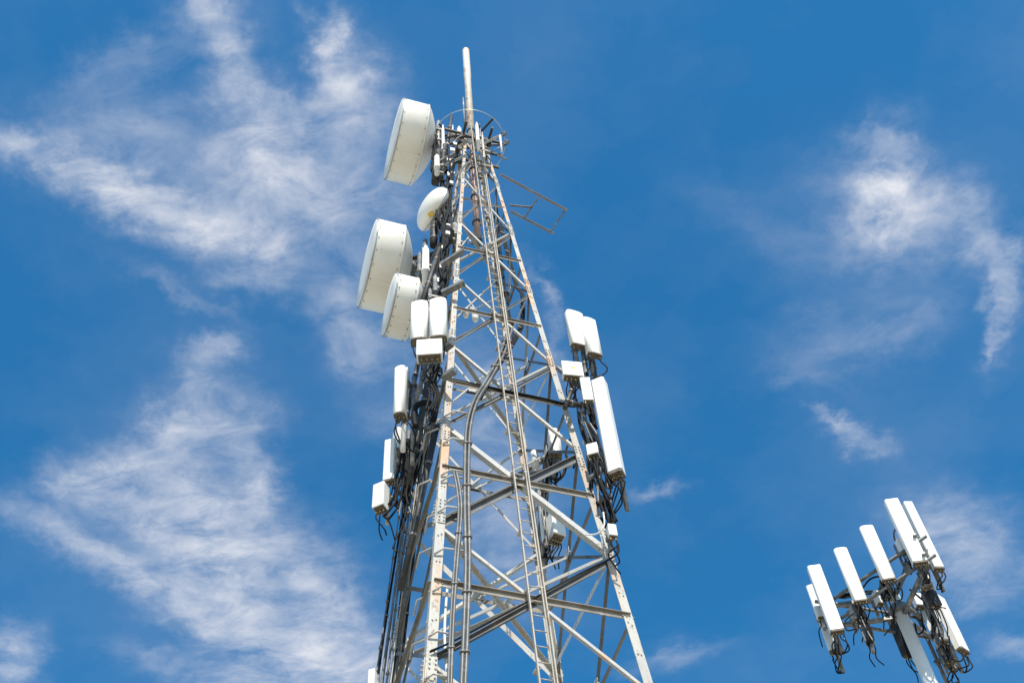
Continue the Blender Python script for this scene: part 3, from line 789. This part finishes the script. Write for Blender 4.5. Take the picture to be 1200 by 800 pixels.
UU = [
 ('radio unit under the second panel from the left', 1000, 711, 727, 10, 18.15, 'galv'),
 ('lowest radio unit below the second panel from the left', 1012, 733, 752, 10, 18.2, 'galv'),
 ('white radio unit at the far left behind the first panel', 958, 712, 724, 9, 18.7, 'white'),
 ('radio unit below the highest panel, upper', 1080, 671, 688, 11, 17.5, 'galv'),
 ('radio unit below the highest panel, lower', 1089, 693, 710, 12, 17.7, 'dark'),
 ('radio unit hanging right of the pole, upper', 1090, 714, 731, 11, 18.3, 'white'),
 ('radio unit hanging right of the pole, middle', 1099, 736, 752, 11, 18.5, 'galv'),
 ('radio unit hanging right of the pole, lowest', 1106, 756, 775, 12, 18.9, 'dark'),
 ('white radio box on the arm right of the pole top', 1074, 697, 711, 14, 18.9, 'white'),
 ('radio unit beside the pole top under the third panel', 1036, 684, 700, 10, 17.9, 'galv'),
 ('white radio unit at the left beside the pale arm', 1026, 694, 708, 8, 18.4, 'white'),
 ('small box high behind the highest panel', 1053, 633, 648, 8, 17.5, 'white'),
]
for lb, xt, yt, yb, w, Y, mt in UU:
    unit_box(lb+' on the pole head' if 'pole' not in lb else lb, xt, yt, yb, w, Y, rnd(-.5, .5), .14, mtl=mt, group='radio units on the pole head', legs=2)
cbs = [
 ([(1010, 690), (1020, 678), (1034, 676), (1046, 690)], .022, 'arching black cable between the second and third panels'),
 ([(1000, 718), (990, 728), (993, 738), (1004, 736)], .016, 'thin black loop left of the second panel cables'),
 ([(1052, 690), (1058, 672), (1062, 655), (1070, 648)], .02, 'black cable from the pole top up towards the highest panel'),
 ([(1056, 612), (1048, 622), (1050, 634), (1064, 640)], .018, 'small black loop left of the highest panel'),
 ([(1080, 725), (1082, 738), (1075, 742), (1072, 730)], .016, 'thin black loop hanging right of the pole'),
 ([(1066, 690), (1078, 700), (1090, 712), (1100, 740)], .02, 'black cable crossing to the right hand radio units'),
 ([(1112, 745), (1116, 770), (1126, 774), (1132, 764)], .016, 'black loop under the lower right panel'),
]
for pts, r, lb in cbs:
    cable(lb, [at(x, y, 18.1) for x, y in pts], r, 'black', group='loose cables on the pole head', ties=False)
for pts, lb, n, Y in (([(1073, 668), (1080, 690), (1090, 715), (1098, 745)], 'heavy black cable tangle below the highest panel on the pole head', 16, 17.9),
                   ([(1090, 700), (1098, 725), (1106, 750), (1112, 772)], 'black cable tangle along the shaded right panels of the pole head', 12, 18.7),
                   ([(1001, 708), (1008, 726), (1014, 742), (1018, 754)], 'black cable tangle below the second panel on the pole head', 10, 18.1),
                   ([(976, 735), (980, 752), (982, 764)], 'short black cables below the far left panel on the pole head', 6, 18.5),
                   ([(1036, 680), (1040, 690), (1042, 700)], 'short black cables below the third panel on the pole head', 8, 17.8),
                   ([(1046, 705), (1056, 735), (1068, 770)], 'black cables behind the pole running down', 6, 18.85),
                   ([(985, 700), (1000, 696), (1020, 694), (1044, 694)], 'black cables along the left arm of the pole head', 5, 18.5)):
    cable(lb, [at(x, y, Y) for x, y in pts], .018, ['black', 'black', 'grey'], name='cable_bundle', n=n, spread=.10 if n > 7 else .05, ties=False)

# ------------------------------------------------------------------ ground
bm = bmesh.new(); bmesh.ops.create_grid(bm, x_segments=40, y_segments=40, size=2000)
me = bpy.data.meshes.new('ground'); bm.to_mesh(me); bm.free(); me.materials.append(M['ground'])
gr = bpy.data.objects.new('ground', me); COL.objects.link(gr); gr['kind'] = 'structure'

# ------------------------------------------------------------------ light and sky
SUN = V((.13, -.67, .73)).normalized()
el = math.asin(SUN.z); azm = math.atan2(SUN.x, SUN.y)
sl = bpy.data.lights.new('sun', 'SUN'); so = bpy.data.objects.new('sun', sl); COL.objects.link(so)
sl.energy = 5.0; sl.angle = R_(.53); sl.color = (1, .94, .84)
so.rotation_euler = (-SUN).to_track_quat('-Z', 'Y').to_euler(); so.location = (0, 0, 60)
w = bpy.data.worlds.new('World'); sc.world = w; w.use_nodes = True
nt = w.node_tree; N = nt.nodes; L = nt.links; N.clear()
out = N.new('ShaderNodeOutputWorld'); bg = N.new('ShaderNodeBackground'); L.new(bg.outputs[0], out.inputs[0])
sky = N.new('ShaderNodeTexSky'); sky.sky_type = 'NISHITA'; sky.sun_disc = False
sky.sun_elevation = el; sky.sun_rotation = azm
sky.air_density = 1.0; sky.dust_density = .3; sky.ozone_density = 3.0; sky.altitude = 100
bg.inputs['Strength'].default_value = .14
hs = N.new('ShaderNodeVectorMath'); hs.operation = 'MULTIPLY'; hs.inputs[1].default_value = (.24, 1.02, 1.30)   # white balance of the sky
L.new(sky.outputs[0], hs.inputs[0])
tc = N.new('ShaderNodeTexCoord')
sep = N.new('ShaderNodeSeparateXYZ'); L.new(tc.outputs['Generated'], sep.inputs[0])
def mth(op, x, y=None, clamp=False):
    n = N.new('ShaderNodeMath'); n.operation = op; n.use_clamp = clamp
    for i, v in enumerate((x, y)):
        if v is None: continue
        if isinstance(v, (int, float)): n.inputs[i].default_value = v
        else: L.new(v, n.inputs[i])
    return n.outputs[0]
hz_ = N.new('ShaderNodeMapRange'); hz_.inputs['From Min'].default_value = .0; hz_.inputs['From Max'].default_value = .48; L.new(sep.outputs[2], hz_.inputs['Value'])
tn = N.new('ShaderNodeMix'); tn.data_type = 'RGBA'; L.new(hz_.outputs[0], tn.inputs['Factor'])    # paler, warmer air towards the horizon
tn.inputs['A'].default_value = (1.15, 1.05, .95, 1); tn.inputs['B'].default_value = (.24, 1.02, 1.30, 1)
L.new(tn.outputs['Result'], hs.inputs[1])
zc = mth('MAXIMUM', sep.outputs[2], .05)
cb = N.new('ShaderNodeCombineXYZ')          # position on a flat, high cloud layer
L.new(mth('DIVIDE', sep.outputs[0], zc), cb.inputs[0]); L.new(mth('DIVIDE', sep.outputs[1], zc), cb.inputs[1])
uv = cb.outputs[0]
def vm(op, x, y=None, sc_=None):
    n = N.new('ShaderNodeVectorMath'); n.operation = op
    for i, v in enumerate((x, y)):
        if v is None: continue
        if isinstance(v, (tuple, V)): n.inputs[i].default_value = v
        else: L.new(v, n.inputs[i])
    if sc_ is not None: n.inputs['Scale'].default_value = sc_
    return n
def noise(vec, s, det, rough=.55, dist=0, col=False, lac=2.0):
    n = N.new('ShaderNodeTexNoise'); n.inputs['Scale'].default_value = s; n.inputs['Detail'].default_value = det
    n.inputs['Roughness'].default_value = rough; n.inputs['Distortion'].default_value = dist; n.inputs['Lacunarity'].default_value = lac
    L.new(vec, n.inputs['Vector']); return n.outputs['Color' if col else 'Fac']
# large and small warps tear the edges of the cloud patches
w1 = vm('SCALE', vm('SUBTRACT', noise(uv, 9, 3, col=True), (.5, .5, .5)).outputs[0], sc_=.045).outputs[0]
w2 = vm('SCALE', vm('SUBTRACT', noise(uv, 30, 6, .62, col=True), (.5, .5, .5)).outputs[0], sc_=.062).outputs[0]
uvw = vm('ADD', vm('ADD', uv, w1).outputs[0], w2).outputs[0]
def uvof(x, y):
    d = ray(x, y); return V((d.x/d.z, d.y/d.z, 0))
blobs = [(45, 180, 70, 26, 22, .62), (130, 218, 90, 32, 24, .85), (230, 262, 90, 32, 18, .85), (300, 285, 60, 32, 10, .65), (285, 200, 75, 65, 60, .5), (150, 150, 90, 45, 10, .3), (150, 75, 75, 28, -15, .25),
         (248, 20, 28, 50, 80, .4), (275, 75, 70, 30, 62, .55), (318, 150, 60, 34, 60, .6), (335, 215, 60, 42, 40, .65), (384, 52, 34, 24, 100, .95), (400, 95, 34, 30, 60, .65), (375, 135, 45, 24, -10, .6), (425, 115, 42, 40, 60, .4), (415, 160, 40, 30, 0, .4),
         (400, 215, 60, 50, 0, .38), (388, 260, 30, 14, 10, .3), (450, 235, 40, 60, 90, .35), (290, 325, 60, 20, 15, .3), (215, 342, 90, 10, 25, .18), (400, 360, 40, 34, 30, .4), (430, 410, 45, 34, 30, .42), (400, 310, 70, 40, 0, .25),
         (105, 565, 30, 50, 70, .6), (160, 540, 50, 28, -20, .55), (210, 482, 36, 28, -20, .7), (255, 500, 40, 60, 80, .45), (300, 560, 70, 28, 80, .5), (240, 590, 75, 50, 50, .75), (170, 600, 70, 40, 30, .6), (255, 655, 70, 50, 40, .85),
         (120, 655, 80, 22, 30, .5), (200, 705, 80, 24, 30, .6), (285, 725, 70, 34, 25, .6), (320, 640, 30, 60, 90, .4), (378, 700, 60, 45, 70, .7), (370, 765, 90, 45, 0, .75), (300, 790, 80, 26, 0, .5), (252, 408, 34, 16, -20, .4), (232, 440, 24, 34, 90, .35), (60, 620, 90, 18, 22, .3),
         (3, 755, 26, 44, 80, .6), (22, 785, 26, 20, 0, .4), (190, 775, 60, 16, 15, .25), (420, 770, 40, 60, 80, .35), (470, 500, 60, 24, 20, .2),
         (1043, 240, 56, 40, 100, 1.15), (1050, 255, 90, 75, 0, .38), (1043, 165, 12, 40, 95, .2), (1105, 240, 50, 30, 25, .3), (1148, 275, 45, 26, 30, .3), (1180, 315, 46, 24, 70, .42), (1174, 355, 44, 16, 95, .36), (1163, 400, 30, 8, 105, .35),
         (1010, 395, 100, 34, -10, .2), (1065, 380, 50, 20, -30, .14), (950, 440, 60, 20, 20, .12), (1008, 514, 42, 14, 22, .4), (975, 495, 24, 9, 35, .35), (1120, 628, 66, 42, 20, .55), (1150, 685, 50, 30, 0, .35), (765, 573, 28, 9, 0, .26),
         (560, 470, 60, 80, 0, .32), (590, 580, 60, 90, 0, .35), (600, 660, 60, 50, 0, .25), (640, 360, 60, 10, 72, .3), (655, 420, 50, 20, 60, .15), (790, 771, 56, 12, -14, .22), (1192, 755, 36, 20, 0, .3), (880, 260, 90, 30, 30, .08)]
acc = None
for (x, y, L1, L2, ang, wt) in blobs:
    t = R_(ang); c = uvof(x, y)
    A = (uvof(x+math.cos(t)*10, y+math.sin(t)*10)-c)*(L1/10); B = (uvof(x-math.sin(t)*10, y+math.cos(t)*10)-c)*(L2/10)
    det = A.x*B.y-A.y*B.x
    r1 = V((B.y, -B.x, 0))/det; r2 = V((-A.y, A.x, 0))/det
    d = vm('SUBTRACT', uvw, c).outputs[0]
    s1 = vm('DOT_PRODUCT', d, r1).outputs['Value']; s2 = vm('DOT_PRODUCT', d, r2).outputs['Value']
    q = mth('ADD', mth('MULTIPLY', s1, s1), mth('MULTIPLY', s2, s2))
    e = mth('MULTIPLY', mth('POWER', 2.718, mth('MULTIPLY', q, -1.15)), wt*1.15)
    # soft union: 1-(1-a)(1-b)
    acc = e if acc is None else mth('SUBTRACT', mth('ADD', acc, e), mth('MULTIPLY', acc, mth('MINIMUM', e, 1.0)))
# streaky fine structure, stretched along the wind
mp = N.new('ShaderNodeMapping'); mp.inputs['Rotation'].default_value = (0, 0, R_(35)); mp.inputs['Scale'].default_value = (1, 1.9, 1)
L.new(vm('ADD', uv, vm('SCALE', w1, sc_=.9).outputs[0]).outputs[0], mp.inputs['Vector'])
f1 = noise(mp.outputs[0], 13, 12, .63, .45)
f2 = noise(uvw, 34, 7, .62)
fb = mth('ADD', mth('MULTIPLY', f1, .76), mth('MULTIPLY', f2, .24))
r = N.new('ShaderNodeMapRange'); r.inputs['From Min'].default_value = .33; r.inputs['From Max'].default_value = .67
L.new(fb, r.inputs['Value'])
dens = mth('MULTIPLY', acc, mth('ADD', mth('MULTIPLY', r.outputs[0], .92), .14), True)
vl = N.new('ShaderNodeMapRange'); vl.inputs['From Min'].default_value = .42; vl.inputs['From Max'].default_value = .75; vl.inputs['To Max'].default_value = .07
L.new(noise(uvw, 4, 5), vl.inputs['Value'])
dens = mth('ADD', dens, vl.outputs[0], True)
mx = N.new('ShaderNodeMix'); mx.data_type = 'RGBA'; L.new(dens, mx.inputs['Factor']); L.new(hs.outputs[0], mx.inputs['A'])
mx.inputs['B'].default_value = (5.3, 5.4, 5.75, 1)
L.new(mx.outputs['Result'], bg.inputs['Color'])
w.cycles.sampling_method = 'MANUAL'; w.cycles.sample_map_resolution = 128
sc.cycles.max_bounces = 5; sc.cycles.diffuse_bounces = 3; sc.cycles.glossy_bounces = 2
vs = sc.view_settings; vs.view_transform = 'Standard'; vs.look = 'None'; vs.exposure = .15; vs.gamma = 1; vs.use_curve_mapping = False
sc.render.resolution_x = 1024; sc.render.resolution_y = 682
